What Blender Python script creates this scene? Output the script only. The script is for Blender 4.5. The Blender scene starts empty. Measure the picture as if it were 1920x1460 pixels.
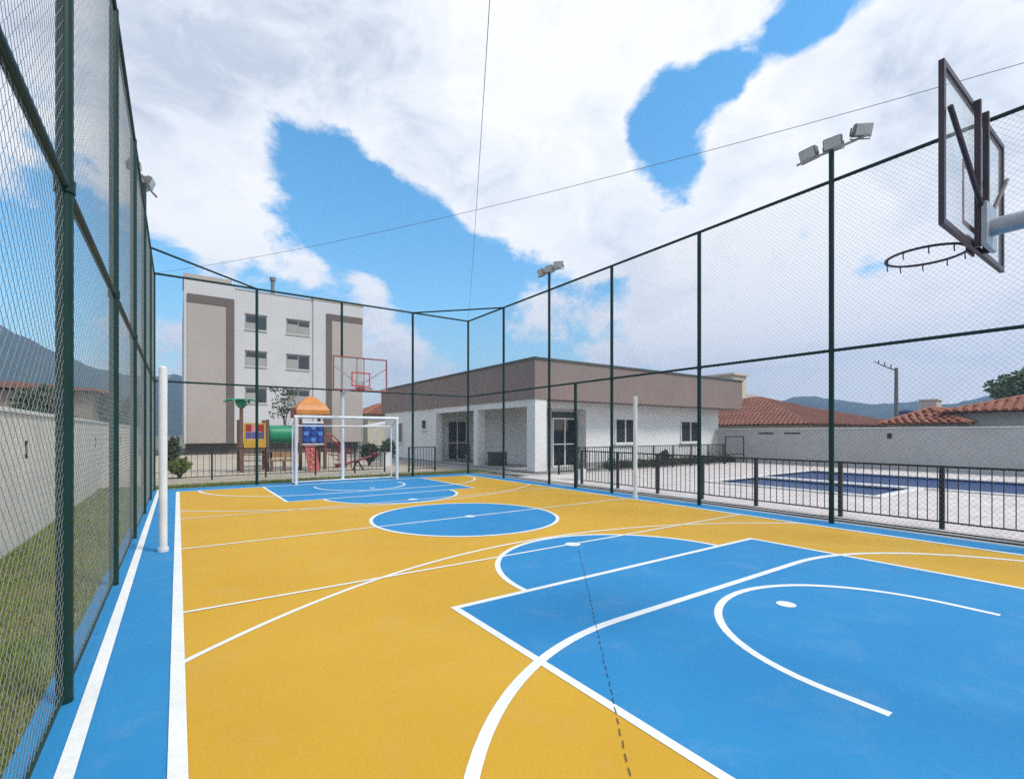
import bpy, math, random
import numpy as np
from mathutils import Vector, noise as mnoise
random.seed(7); np.random.seed(7)
R = math.radians
sc = bpy.context.scene
COL = sc.collection

# ------------------------------------------------------------------ camera
# world: X across the court (right), Y along the court (away), Z up; metres
cam_d = bpy.data.cameras.new('camera'); cam = bpy.data.objects.new('camera', cam_d); COL.objects.link(cam)
cam.location = (0, 0, 1.46); cam.rotation_euler = (R(90), 0, -0.5943)
cam_d.sensor_width = 36; cam_d.lens = 36 * 889.9 / 1920
cam_d.shift_x = 25.3 / 1920; cam_d.shift_y = 82 / 1920
cam_d.clip_start = 0.05; cam_d.clip_end = 5000
sc.camera = cam

# ------------------------------------------------------------------ sky, sun, exposure
SUN_EL, SUN_AZ = 50, 146            # azimuth clockwise from +Y
SKY_STRENGTH, SUN_STRENGTH, CLOUD_STRENGTH = 0.15, 2.35, 0.82
sc.view_settings.view_transform = 'Standard'; sc.view_settings.look = 'None'
sc.view_settings.gamma = 1; sc.view_settings.exposure = 0.50; sc.view_settings.use_curve_mapping = False
try:
    sc.cycles.use_denoising = False
    sc.cycles.max_bounces = 4; sc.cycles.transparent_max_bounces = 12; sc.cycles.volume_bounces = 0
    sc.cycles.sample_clamp_indirect = 4
except Exception: pass

def az_el(a, e):
    a, e = R(a), R(e); return (math.sin(a)*math.cos(e), math.cos(a)*math.cos(e), math.sin(e))

# cloud field: broad cloud masses (+) and blue gaps (-), each (azimuth, elevation, spread, weight)
CLOUD = [(8.0,30.7,1.9,-0.8),(11.8,29.4,2.4,-0.9),(15.7,28.2,2.8,-0.9),(19.3,25.7,3.7,-1),(23.6,22.9,4.2,-1),(27.3,19.2,4.2,-1),(15.7,22.7,2.5,-0.8),(28.6,15.1,4.0,-0.9),(68.3,36.0,1.7,-0.9),(65.1,35.4,1.6,-0.9),(61.7,34.8,1.7,-0.9),(58.0,34.2,2.0,-1),(53.6,34.2,1.9,-0.9),(51.8,31.5,2.0,-1),(53.6,28.5,2.1,-0.9),(55.8,26.7,1.6,-0.7),(74.7,28.7,0.9,-0.6),(67.4,19.7,1.5,-0.9),(36.6,20.4,2.2,-0.5),(-9.1,15.2,4.7,-1.0),(-11.7,9.4,3.1,-0.8),(-1.0,13.0,2.2,-0.6),(3.1,22.1,4.8,0.8),(-0.1,25.4,4.7,0.7),(-1.4,30.0,4.3,0.6),(3.1,33.7,4.1,0.6),(11.2,36.0,4.7,0.8),(19.3,34.9,5.2,0.8),(25.4,32.0,4.7,0.7),(34.4,34.5,6.4,1),(41.4,38.4,5.4,1),(35.0,26.9,4.6,0.8),(42.7,27.2,5.0,0.8),(49.5,39.9,3.1,0.8),(58.0,38.8,2.6,0.8),(12.0,18.0,1.6,0.9),(18.7,16.4,2.0,0.9),(61.7,28.8,2.9,0.9),(65.5,31.2,2.3,0.9),(65.5,24.8,4.2,0.8),(70.8,32.3,2.4,0.7),(76.5,30.5,3.4,0.9),(78.2,22.4,4.0,0.8),(56.4,19.6,6.0,0.7),(47.7,22.6,3.6,0.6),(66.5,11.4,8.3,0.6),(76.5,12.2,6.7,0.7),(22.3,10.1,3.5,0.5),(60.5,14.5,2.2,-0.8),(72.5,15.5,1.8,-0.7),(48.0,17.5,1.8,-0.6)]
# lit (+) and grey (-) bodies within the clouds
TONE = [(-1.4,34.5,5.0,-0.45),(9,37.0,6.5,-0.5),(76.5,30.9,4.3,-0.45),(80.8,24.5,3.6,-0.3),(38.2,38.6,6.3,0.5),(3.1,21.6,4.8,0.45),(44.6,39.7,4.8,0.4),(66.5,30.1,3.4,0.5),(69.1,18.9,2.5,0.4),(61.7,21.3,2.8,0.4),(-10.5,29.0,4.5,-0.4),(62,13,7,0.4),(76,13,7,0.45)]

def make_world():
    w = bpy.data.worlds.new('World'); sc.world = w; w.use_nodes = True
    nt = w.node_tree; nt.nodes.clear(); N = nt.nodes.new; L = nt.links.new
    def math_(op, a, b=None, c=None):
        n = N('ShaderNodeMath'); n.operation = op
        for i, v in enumerate((a, b, c)):
            if v is None: continue
            if isinstance(v, (int, float)): n.inputs[i].default_value = v
            else: L(v, n.inputs[i])
        return n.outputs[0]
    tc = N('ShaderNodeTexCoord'); nrm = N('ShaderNodeVectorMath'); nrm.operation = 'NORMALIZE'
    L(tc.outputs['Generated'], nrm.inputs[0]); D = nrm.outputs[0]
    def field(lst):
        acc = None
        for a, e, s, wt in lst:
            dn = N('ShaderNodeVectorMath'); dn.operation = 'DOT_PRODUCT'
            L(D, dn.inputs[0]); dn.inputs[1].default_value = az_el(a, e)
            k = 1 / R(s)**2
            ex = math_('EXPONENT', math_('MULTIPLY_ADD', dn.outputs['Value'], k, -k))
            acc = math_('MULTIPLY', ex, wt) if acc is None else math_('MULTIPLY_ADD', ex, wt, acc)
        return acc
    def fbm(scale, detail, rough, off=0, dist=0.0):
        m = N('ShaderNodeMapping'); m.inputs['Location'].default_value = (off, off*1.7, off*.3)
        m.inputs['Scale'].default_value = (1, 1, 1.55); L(D, m.inputs[0])
        n = N('ShaderNodeTexNoise'); n.inputs['Scale'].default_value = scale; n.inputs['Detail'].default_value = detail
        n.inputs['Roughness'].default_value = rough; n.inputs['Distortion'].default_value = dist
        L(m.outputs[0], n.inputs['Vector']); return n.outputs['Fac']
    big = fbm(2.2, 3, .5, 3.1); mid = fbm(6.5, 7, .6, 1.3, .35); fine = fbm(19, 6, .66, 5.2, .25)
    f = field(CLOUD)
    f = math_('MINIMUM', math_('MAXIMUM', f, -1.25), 1.25)
    m = math_('MULTIPLY_ADD', f, .46, .56)
    m = math_('ADD', m, math_('MULTIPLY_ADD', big, .9, -.43))
    m = math_('ADD', m, math_('MULTIPLY_ADD', mid, 1.45, -.725))
    m = math_('ADD', m, math_('MULTIPLY_ADD', fine, .38, -.19))
    mr = N('ShaderNodeMapRange'); mr.interpolation_type = 'SMOOTHSTEP'; L(m, mr.inputs['Value'])
    mr.inputs['From Min'].default_value = .38; mr.inputs['From Max'].default_value = .68
    cov = mr.outputs[0]
    # cloud tone
    t = math_('ADD', math_('MULTIPLY', field(TONE), .55), .62)
    t = math_('ADD', t, math_('MULTIPLY_ADD', fbm(7.5, 7, .6, 9.4, .5), 1.7, -.82))
    thick = N('ShaderNodeMapRange'); L(m, thick.inputs['Value'])
    thick.inputs['From Min'].default_value = .6; thick.inputs['From Max'].default_value = 1.3
    thick.inputs['To Min'].default_value = .12; thick.inputs['To Max'].default_value = -.12
    t = math_('ADD', t, thick.outputs[0])
    ramp = N('ShaderNodeValToRGB'); L(t, ramp.inputs[0])
    ramp.color_ramp.elements[0].position = .12; ramp.color_ramp.elements[0].color = (.56, .62, .71, 1)
    ramp.color_ramp.elements[1].position = .9; ramp.color_ramp.elements[1].color = (1.0, 1.0, 1.0, 1)
    e = ramp.color_ramp.elements.new(.5); e.color = (.83, .86, .905, 1)
    sky = N('ShaderNodeTexSky'); sky.sky_type = 'NISHITA'; sky.sun_disc = False
    sky.sun_elevation = R(SUN_EL); sky.sun_rotation = R(SUN_AZ); sky.air_density = 1.5; sky.dust_density = 0; sky.ozone_density = 6
    bs = N('ShaderNodeBackground'); hs = N('ShaderNodeHueSaturation'); hs.inputs['Hue'].default_value = .488; hs.inputs['Saturation'].default_value = 1.22; L(sky.outputs[0], hs.inputs['Color']); L(hs.outputs[0], bs.inputs[0]); bs.inputs[1].default_value = SKY_STRENGTH
    bc = N('ShaderNodeBackground'); L(ramp.outputs[0], bc.inputs[0]); bc.inputs[1].default_value = CLOUD_STRENGTH
    mx = N('ShaderNodeMixShader'); L(cov, mx.inputs[0]); L(bs.outputs[0], mx.inputs[1]); L(bc.outputs[0], mx.inputs[2])
    out = N('ShaderNodeOutputWorld'); L(mx.outputs[0], out.inputs[0])
    w.cycles.sampling_method = 'MANUAL'; w.cycles.sample_map_resolution = 512
make_world()

sl = bpy.data.lights.new('sun', 'SUN'); sl.energy = SUN_STRENGTH; sl.angle = R(14); sl.color = (1, .945, .86)
sun = bpy.data.objects.new('sun', sl); COL.objects.link(sun)
sun.rotation_euler = Vector(az_el(SUN_AZ, SUN_EL)).to_track_quat('Z', 'Y').to_euler(); sun.location = (20, -20, 40)

# ------------------------------------------------------------------ helpers
WL = {}                                        # world location of parents
def place(o, world, parent):
    if parent is not None:
        o.parent = parent; o.location = Vector(world) - WL[parent.name]
    else: o.location = Vector(world)
    WL[o.name] = Vector(world)
def thing(name, loc, label=None, cat=None, group=None):
    o = bpy.data.objects.new(name, None); COL.objects.link(o); o.empty_display_size = .2
    place(o, loc, None); tag(o, label, cat, group); return o
def tag(o, label=None, cat=None, group=None, kind=None):
    if label: o['label'] = label
    if cat: o['category'] = cat
    if group: o['group'] = group
    if kind: o['kind'] = kind
    return o
def inst(me, name, loc, parent=None, rot=(0,0,0), scale=(1,1,1), mat=None):
    o = bpy.data.objects.new(name, me); COL.objects.link(o); place(o, loc, parent)
    o.rotation_euler = rot; o.scale = scale; return o

class MB:
    def __init__(s): s.v = []; s.f = []
    def add(s, vs, fs):
        n = len(s.v); s.v += [tuple(v) for v in vs]; s.f += [tuple(i+n for i in f) for f in fs]; return s
    def box(s, x0, x1, y0, y1, z0, z1, b=0.0):
        if b <= 0:
            return s.add([(x0,y0,z0),(x1,y0,z0),(x1,y1,z0),(x0,y1,z0),(x0,y0,z1),(x1,y0,z1),(x1,y1,z1),(x0,y1,z1)],
                         [(0,3,2,1),(4,5,6,7),(0,1,5,4),(1,2,6,5),(2,3,7,6),(3,0,4,7)])
        # chamfered vertical edges and top edge
        def ring(ins, z):
            a, c, d, e = x0+ins, x1-ins, y0+ins, y1-ins; q = b
            return [(a+q,d,z),(c-q,d,z),(c,d+q,z),(c,e-q,z),(c-q,e,z),(a+q,e,z),(a,e-q,z),(a,d+q,z)]
        vs = ring(0,z0)+ring(0,z1-b)+ring(b*.8,z1)
        fs = [tuple(range(7,-1,-1)), tuple(range(16,24))]
        for k in (0, 8):
            for i in range(8): fs.append((k+i, k+(i+1)%8, k+8+(i+1)%8, k+8+i))
        return s.add(vs, fs)
    def tube(s, pts, r, seg=8, caps=True):
        pts = [Vector(p) for p in pts]; n = len(pts); rs = r if isinstance(r, (list, tuple)) else [r]*n
        vs = []; prev = None
        for i, p in enumerate(pts):
            d = (pts[min(i+1,n-1)] - pts[max(i-1,0)]).normalized()
            if prev is None:
                u = d.cross(Vector((0,0,1)));
                if u.length < 1e-3: u = Vector((1,0,0))
            else: u = prev - d*prev.dot(d)
            u.normalize(); prev = u; w = d.cross(u)
            for k in range(seg):
                a = 2*math.pi*k/seg; vs.append(p + (u*math.cos(a) + w*math.sin(a))*rs[i])
        fs = []
        for i in range(n-1):
            for k in range(seg):
                fs.append((i*seg+k, i*seg+(k+1)%seg, (i+1)*seg+(k+1)%seg, (i+1)*seg+k))
        if caps: fs.append(tuple(range(seg-1,-1,-1))); fs.append(tuple(range((n-1)*seg, n*seg)))
        return s.add(vs, fs)
    def prism(s, poly, z0, z1):                # poly: ccw list of (x, y)
        n = len(poly)
        return s.add([(x,y,z0) for x,y in poly]+[(x,y,z1) for x,y in poly],
                     [tuple(range(n-1,-1,-1)), tuple(range(n,2*n))]+[(i,(i+1)%n,n+(i+1)%n,n+i) for i in range(n)])
    def build(s, name, mat, parent=None, smooth=False, origin=None, rot=None):
        V = np.array(s.v, float); c = Vector(origin) if origin is not None else Vector((V.min(0)+V.max(0))/2)
        me = bpy.data.meshes.new(name); me.from_pydata([tuple(Vector(v)-c) for v in s.v], [], s.f)
        if mat: me.materials.append(mat)
        if smooth:
            me.polygons.foreach_set('use_smooth', [True]*len(me.polygons))
        me.update(); o = bpy.data.objects.new(name, me); COL.objects.link(o); place(o, c, parent)
        if smooth: sharp(me)
        return o
def sharp(me, ang=40):
    try: me.set_sharp_from_angle(angle=R(ang))
    except Exception: pass
def box(name, x0, x1, y0, y1, z0, z1, mat, parent=None, b=0.0):
    return MB().box(min(x0,x1),max(x0,x1),min(y0,y1),max(y0,y1),min(z0,z1),max(z0,z1),b).build(name, mat, parent)
def tube(name, pts, r, mat, parent=None, seg=10):
    return MB().tube(pts, r, seg).build(name, mat, parent, smooth=True)

MATS = {}
def mat(name, col, rough=.6, var=.08, vs=3.0, bump=0.0, bs=60.0, metal=0.0, spec=.5, col2=None, var2=None, grime=0.0):
    """plain surface: base colour with soft large-scale and fine variation, small relief"""
    if name in MATS: return MATS[name]
    m = bpy.data.materials.new(name); m.use_nodes = True; nt = m.node_tree; N = nt.nodes.new; L = nt.links.new
    b = nt.nodes['Principled BSDF']; b.inputs['Roughness'].default_value = rough; b.inputs['Metallic'].default_value = metal
    b.inputs['Specular IOR Level'].default_value = spec
    geo = N('ShaderNodeNewGeometry')
    n1 = N('ShaderNodeTexNoise'); n1.inputs['Scale'].default_value = vs; n1.inputs['Detail'].default_value = 6; n1.inputs['Roughness'].default_value = .6
    L(geo.outputs['Position'], n1.inputs['Vector'])
    mix = N('ShaderNodeMix'); mix.data_type = 'RGBA'
    c = col
    d = col2 or tuple(min(1, x*(1-2*var)) for x in c)
    mr = N('ShaderNodeMapRange'); mr.inputs['From Min'].default_value = .35; mr.inputs['From Max'].default_value = .65
    L(n1.outputs['Fac'], mr.inputs['Value']); L(mr.outputs[0], mix.inputs['Factor'])
    mix.inputs[6].default_value = (*c, 1); mix.inputs[7].default_value = (*d, 1)
    outc = mix.outputs[2]
    if var2 or grime:
        n2 = N('ShaderNodeTexNoise'); n2.inputs['Scale'].default_value = vs*14; n2.inputs['Detail'].default_value = 3
        L(geo.outputs['Position'], n2.inputs['Vector'])
        mm = N('ShaderNodeMapRange'); mm.inputs['From Min'].default_value = .3; mm.inputs['From Max'].default_value = .7
        v = var2 or .1
        mm.inputs['To Min'].default_value = 1-v; mm.inputs['To Max'].default_value = 1+v*.6
        L(n2.outputs['Fac'], mm.inputs['Value'])
        vm = N('ShaderNodeVectorMath'); vm.operation = 'SCALE'; L(outc, vm.inputs[0]); L(mm.outputs[0], vm.inputs['Scale']); outc = vm.outputs[0]
    L(outc, b.inputs['Base Color'])
    if bump:
        nb = N('ShaderNodeTexNoise'); nb.inputs['Scale'].default_value = bs; nb.inputs['Detail'].default_value = 4
        L(geo.outputs['Position'], nb.inputs['Vector'])
        bp = N('ShaderNodeBump'); bp.inputs['Strength'].default_value = bump; bp.inputs['Distance'].default_value = .01
        L(nb.outputs['Fac'], bp.inputs['Height']); L(bp.outputs[0], b.inputs['Normal'])
    MATS[name] = m; return m

# --- court paint: acrylic over concrete with faint roller patches, scuffs and dust
def paint_mat(name, col, col2, rough):
    m = bpy.data.materials.new(name); m.use_nodes = True; nt = m.node_tree; N = nt.nodes.new; L = nt.links.new
    b = nt.nodes['Principled BSDF']; geo = N('ShaderNodeNewGeometry')
    n1 = N('ShaderNodeTexNoise'); n1.inputs['Scale'].default_value = .55; n1.inputs['Detail'].default_value = 9; n1.inputs['Roughness'].default_value = .6
    L(geo.outputs['Position'], n1.inputs['Vector'])
    mr = N('ShaderNodeMapRange'); mr.inputs['From Min'].default_value = .35; mr.inputs['From Max'].default_value = .7; L(n1.outputs['Fac'], mr.inputs[0])
    mx = N('ShaderNodeMix'); mx.data_type = 'RGBA'; mx.inputs[6].default_value = (*col,1); mx.inputs[7].default_value = (*col2,1); L(mr.outputs[0], mx.inputs['Factor'])
    # scuffs: stretched noise, sparse
    mp = N('ShaderNodeMapping'); mp.inputs['Rotation'].default_value = (0,0,.7); mp.inputs['Scale'].default_value = (1.2, 9, 1); L(geo.outputs['Position'], mp.inputs[0])
    n2 = N('ShaderNodeTexNoise'); n2.inputs['Scale'].default_value = 1.6; n2.inputs['Detail'].default_value = 5; n2.inputs['Roughness'].default_value = .7; L(mp.outputs[0], n2.inputs['Vector'])
    m2 = N('ShaderNodeMapRange'); m2.inputs['From Min'].default_value = .66; m2.inputs['From Max'].default_value = .78; m2.inputs['To Max'].default_value = .22; L(n2.outputs['Fac'], m2.inputs[0])
    mx2 = N('ShaderNodeMix'); mx2.data_type = 'RGBA'; mx2.inputs[7].default_value = (*[min(1, c*1.15+.05) for c in col],1); L(m2.outputs[0], mx2.inputs['Factor']); L(mx.outputs[2], mx2.inputs[6])
    # roller speckle and faint dusty blotches
    ns = N('ShaderNodeTexNoise'); ns.inputs['Scale'].default_value = 70; ns.inputs['Detail'].default_value = 4; ns.inputs['Roughness'].default_value = .75; L(geo.outputs['Position'], ns.inputs['Vector'])
    ms = N('ShaderNodeMapRange'); ms.inputs['From Min'].default_value = .3; ms.inputs['From Max'].default_value = .7; ms.inputs['To Min'].default_value = .93; ms.inputs['To Max'].default_value = 1.06; L(ns.outputs['Fac'], ms.inputs[0])
    nd = N('ShaderNodeTexNoise'); nd.inputs['Scale'].default_value = 2.3; nd.inputs['Detail'].default_value = 7; nd.inputs['Roughness'].default_value = .7; nd.inputs['Distortion'].default_value = .6; L(geo.outputs['Position'], nd.inputs['Vector'])
    md = N('ShaderNodeMapRange'); md.inputs['From Min'].default_value = .52; md.inputs['From Max'].default_value = .75; md.inputs['To Max'].default_value = .09; L(nd.outputs['Fac'], md.inputs[0])
    mx3 = N('ShaderNodeMix'); mx3.data_type = 'RGBA'; mx3.inputs[7].default_value = (.50,.48,.42,1); L(md.outputs[0], mx3.inputs['Factor']); L(mx2.outputs[2], mx3.inputs[6])
    sc_ = N('ShaderNodeVectorMath'); sc_.operation = 'SCALE'; L(mx3.outputs[2], sc_.inputs[0]); L(ms.outputs[0], sc_.inputs['Scale'])
    L(sc_.outputs[0], b.inputs['Base Color'])
    m3 = N('ShaderNodeMapRange'); m3.inputs['To Min'].default_value = rough-.1; m3.inputs['To Max'].default_value = rough+.12; L(n1.outputs['Fac'], m3.inputs[0]); L(m3.outputs[0], b.inputs['Roughness'])
    nb = N('ShaderNodeTexNoise'); nb.inputs['Scale'].default_value = 180; nb.inputs['Detail'].default_value = 3; L(geo.outputs['Position'], nb.inputs['Vector'])
    bp = N('ShaderNodeBump'); bp.inputs['Strength'].default_value = .25; bp.inputs['Distance'].default_value = .004; L(nb.outputs['Fac'], bp.inputs['Height']); L(bp.outputs[0], b.inputs['Normal'])
    b.inputs['Specular IOR Level'].default_value = .16
    MATS[name] = m; return m
M_BLUE = paint_mat('court_blue_paint', (.024,.215,.46), (.034,.245,.49), .62)
M_YEL = paint_mat('court_yellow_paint', (.60,.350,.036), (.545,.305,.027), .62)
M_LINE = mat('white_line_paint', (.80,.81,.78), .55, .05, 2, .15, 150, var2=.06)
M_GREEN = mat('fence_green_paint', (.006,.036,.030), .45, .1, 5, spec=.25)
M_WIRE = mat('fence_wire_green', (.24,.275,.265), .5, .1, 5)
M_BLACK = mat('black_metal_paint', (.012,.012,.014), .4, .1, 5)
M_WHITE = mat('white_steel_paint', (.74,.75,.75), .4, .06, 4)
M_GALV = mat('galvanised_steel', (.42,.44,.46), .42, .12, 8, metal=.35)
M_STUCCO = mat('white_stucco', (.78,.77,.75), .85, .035, .8, .35, 90, var2=.03)
M_FASCIA = mat('brown_fascia_paint', (.245,.180,.160), .75, .05, .7, .3, 80, var2=.03)
M_CAP = mat('dark_roof_flashing', (.06,.075,.075), .5, .1, 3)
M_PLASTER = mat('grey_boundary_plaster', (.47,.46,.445), .9, .06, .9, .4, 50, var2=.05)
M_LWALL = mat('beige_boundary_plaster', (.74,.69,.61), .9, .07, 1.1, .5, 40, var2=.05)
M_COPING = mat('pale_coping', (.70,.68,.65), .8, .06, 2, .3, 60)
M_CONC = mat('concrete_path', (.40,.38,.36), .85, .1, 1.2, .4, 60, var2=.08)
M_DECK = mat('pool_deck_stone', (.70,.635,.60), .8, .12, 2.2, .7, 30, var2=.3)
M_SAND = mat('playground_sand', (.50,.43,.33), .95, .12, 1.5, .6, 40, var2=.1)
M_GRASSG = mat('lawn_soil', (.075,.10,.03), .95, .3, 2, .6, 30, col2=(.13,.12,.05), var2=.2)
M_BLADE = mat('grass_blade', (.21,.29,.05), .6, .2, 1.6, col2=(.33,.30,.10), var2=.25)
M_GROUND = mat('far_ground', (.14,.14,.07), .95, .25, .05, col2=(.20,.17,.11), var2=.2)
M_GLASS = mat('dark_window_glass', (.018,.024,.03), .06, .1, 2, spec=.7)
M_ALU = mat('white_window_frame', (.75,.76,.76), .45, .03, 3)
M_FORESTH = mat('hill_forest', (.022,.045,.026), .95, .3, .02, col2=(.045,.07,.034), var2=.3)
M_TILE = mat('clay_roof_tile', (.30,.105,.060), .85, .2, 1.2, .3, 20, col2=(.19,.075,.05), var2=.25)
M_TILE2 = mat('orange_roof_tile', (.42,.16,.085), .85, .2, 1.5, .3, 20, col2=(.30,.11,.065), var2=.2)
M_BLOCKW = mat('apartment_white_render', (.60,.585,.585), .9, .03, .5, .2, 40)
M_BEIGE = mat('apartment_beige_render', (.44,.385,.345), .9, .03, .5, .2, 40)
M_BROWN = mat('apartment_brown_band', (.145,.115,.098), .85, .04, .6, .2, 40)
M_BARK = mat('bark', (.12,.085,.055), .9, .2, 6, .6, 30)
M_LEAF = mat('leaf_green', (.055,.11,.025), .55, .2, 3, col2=(.10,.15,.035), var2=.3)
M_LEAFY = mat('leaf_yellow_green', (.22,.24,.03), .55, .2, 3, col2=(.10,.15,.03), var2=.3)
M_LEAFD = mat('leaf_dark_green', (.030,.06,.022), .55, .2, 3, col2=(.05,.08,.03), var2=.3)

# ------------------------------------------------------------------ ground and terrain
def sheet(name, x0, x1, y0, y1, z, m, parent=None, kind='structure'):
    o = MB().add([(x0,y0,z),(x1,y0,z),(x1,y1,z),(x0,y1,z)], [(0,1,2,3)]).build(name, m, parent)
    if parent is None: tag(o, kind=kind)
    return o
sheet('ground', -1500, 1500, -1500, 1500, -.30, M_GROUND)
def hills():
    prof = [(-180,4),(-60,6.5),(-30,8.4),(-20,8.9),(-15,9.2),(-12,8.8),(-9,7.2),(-6,5.9),(-4,5.2),(-2,5.0),(0,5.6),(1.5,5.2),(4,3.6),(10,2.6),(25,2.8),(40,2.2),(55,1.6),(60,1.9),(63,2.7),(66,3.6),(69,3.5),(72,3.0),(75,2.8),(78,2.6),(81,3.2),(85,3.6),(100,4.4),(130,5),(180,4)]
    A = [p[0] for p in prof]; E_ = [p[1] for p in prof]
    az = np.arange(-70, 125, .45); rr = np.linspace(430, 900, 22)
    V = []; F = []
    for i, a in enumerate(az):
        e = float(np.interp(a, A, E_))
        e *= 1 + .16*mnoise.fractal(Vector((a*.11, 3.7, 0)), 1.0, 2.0, 4)
        for j, r in enumerate(rr):
            u = j/(len(rr)-1)
            h = math.tan(R(e))*680
            s = math.sin(min(u/.53, 1)*math.pi/2)**1.5 if u < .53 else max(0, math.cos((u-.53)/.47*math.pi/2))
            x, y = r*math.sin(R(a)), r*math.cos(R(a))
            z = -.5 + h*s + (u > .02)*(mnoise.fractal(Vector((x*.02, y*.02, 1)), .9, 2.1, 5)*5*min(1, s*3) + random.uniform(-.8, .8)*min(1,s*4))
            V.append((x, y, z))
    n = len(rr)
    for i in range(len(az)-1):
        for j in range(n-1): F.append((i*n+j, i*n+j+1, (i+1)*n+j+1, (i+1)*n+j))
    o = MB().add(V, F).build('hills', M_FORESTH); tag(o, kind='structure')
    for p in o.data.polygons: p.use_smooth = True
hills()

# court slab (its top is z = 0)
court = box('court', -.62, 8.95, -3.0, 15.12, -.28, 0, M_BLUE); tag(court, kind='structure')
CX, CY, X0, X1, Y0, Y1 = 4.19, 7.18, 0.0, 8.36, .12, 14.24
sheet('yellow_field', X0, X1, Y0, Y1, .0015, M_YEL, court)
LW = .055
zl = [.0042]
def nextz(): zl[0] += .00012; return zl[0]
def line(pts, w=LW, closed=False, name='line'):
    z = nextz(); n = len(pts); vs = []; P = [Vector((p[0], p[1], 0)) for p in pts]
    for i, p in enumerate(P):
        a = P[(i-1) % n] if (closed or i > 0) else p; b = P[(i+1) % n] if (closed or i < n-1) else p
        d1 = (p-a).normalized() if (p-a).length > 1e-6 else (b-p).normalized()
        d2 = (b-p).normalized() if (b-p).length > 1e-6 else d1
        t = (d1+d2).normalized(); nn = Vector((-t.y, t.x, 0)); k = 1/max(.5, nn.dot(Vector((-d1.y, d1.x, 0))))
        vs += [p+nn*w/2*k, p-nn*w/2*k]
    fs = [(2*i, 2*i+1, 2*((i+1) % n)+1, 2*((i+1) % n)) for i in range(n if closed else n-1)]
    return MB().add([(v.x, v.y, z) for v in vs], fs).build(name, M_LINE, court)
def arc(cx, cy, r, a0, a1, n=48): return [(cx+r*math.cos(R(a0+(a1-a0)*i/n)), cy+r*math.sin(R(a0+(a1-a0)*i/n))) for i in range(n+1)]
def disc(name, cx, cy, r, z, m, n=64):
    return MB().add([(cx+r*math.cos(2*math.pi*i/n), cy+r*math.sin(2*math.pi*i/n), z) for i in range(n)], [tuple(range(n))]).build(name, m, court)
def key(sgn):
    yb = Y0 if sgn > 0 else Y1
    f = lambda y: yb + sgn*y                    # distance from the baseline
    L_ = 3.37; kx0, kx1 = 1.92, 6.58; kc = 4.24; rs = 1.57
    poly = [(kx0, f(0)), (kx1, f(0)), (kx1, f(L_)), (kx0, f(L_))]
    if sgn < 0: poly = poly[::-1]
    MB().add([(x, y, .003) for x, y in poly], [(0,1,2,3)]).build('blue_key', M_BLUE, court)
    a = arc(kc, f(L_), rs, 0, 180*sgn)
    if sgn < 0: a = a[::-1]
    MB().add([(x, y, .0033) for x, y in a], [tuple(range(len(a)))]).build('blue_free_throw_area', M_BLUE, court)
    line([(kx0, f(-.02)), (kx0, f(L_)), (kx1, f(L_)), (kx1, f(-.02))], .06, name='key_line')
    line(arc(kc, f(L_), rs, 0, 180*sgn), .06, name='free_throw_arc')
    # futsal penalty area
    g = 1.49; rp = 2.38
    pts = arc(kc+.08+g, f(.05), rp, 0, 90*sgn, 28) + arc(kc+.08-g, f(.05), rp, 90*sgn, 180*sgn, 28)
    line(pts, .068, name='penalty_area_line')
    # three point line
    rad, cy = 6.56, f(-1.56); h = math.degrees(math.acos(4.19/rad))
    line(arc(CX, cy, rad, h*sgn, (180-h)*sgn, 60), .045, name='three_point_line')
    line([(kc+1.22, f(.78))] + arc(kc+.02, f(1.05), 1.2, 0, 180*sgn, 40) + [(kc-1.18, f(.78))], .06, name='no_charge_arc')
    for y, r in ((1.86, .075), (4.5, .10)):
        disc('penalty_spot', kc+.06, f(y), r, nextz(), M_LINE, 24)
key(1); key(-1)
disc('centre_circle', 4.17, 7.2, 1.60, .003, M_BLUE)
line(arc(4.17, 7.2, 1.60, 0, 360, 72)[:-1], .06, True, 'centre_circle_line')
line([(X0+.02, CY), (X1-.02, CY)], .045, name='centre_line')
disc('centre_spot', 4.25, CY, .09, nextz(), M_LINE, 24)
for y in (4.63, 9.66): line([(X0+.03, y), (X1-.03, y)], .04, name='attack_line')
line([(X0, Y0), (X1, Y0), (X1, Y1), (X0, Y1)], .075, True, 'boundary_line')
line([(-.40, -2.9), (-.40, 15.05)], .07, name='outer_line')
# thin dark line across the near key, in short broken strokes
dashes = MB(); z = zl[0]+.0002
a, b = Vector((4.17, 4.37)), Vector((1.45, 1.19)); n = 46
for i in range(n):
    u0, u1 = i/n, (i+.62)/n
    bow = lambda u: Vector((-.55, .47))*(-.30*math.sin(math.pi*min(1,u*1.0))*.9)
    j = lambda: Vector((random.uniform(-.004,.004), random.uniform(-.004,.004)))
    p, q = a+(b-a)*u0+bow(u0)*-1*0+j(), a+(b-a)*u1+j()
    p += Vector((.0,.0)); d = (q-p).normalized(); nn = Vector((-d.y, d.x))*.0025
    dashes.add([(p.x+nn.x,p.y+nn.y,z),(p.x-nn.x,p.y-nn.y,z),(q.x-nn.x,q.y-nn.y,z),(q.x+nn.x,q.y+nn.y,z)], [(0,1,2,3)])
dashes.build('dark_dashes', mat('dash_dark', (.05,.06,.06), .9), court)

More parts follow.
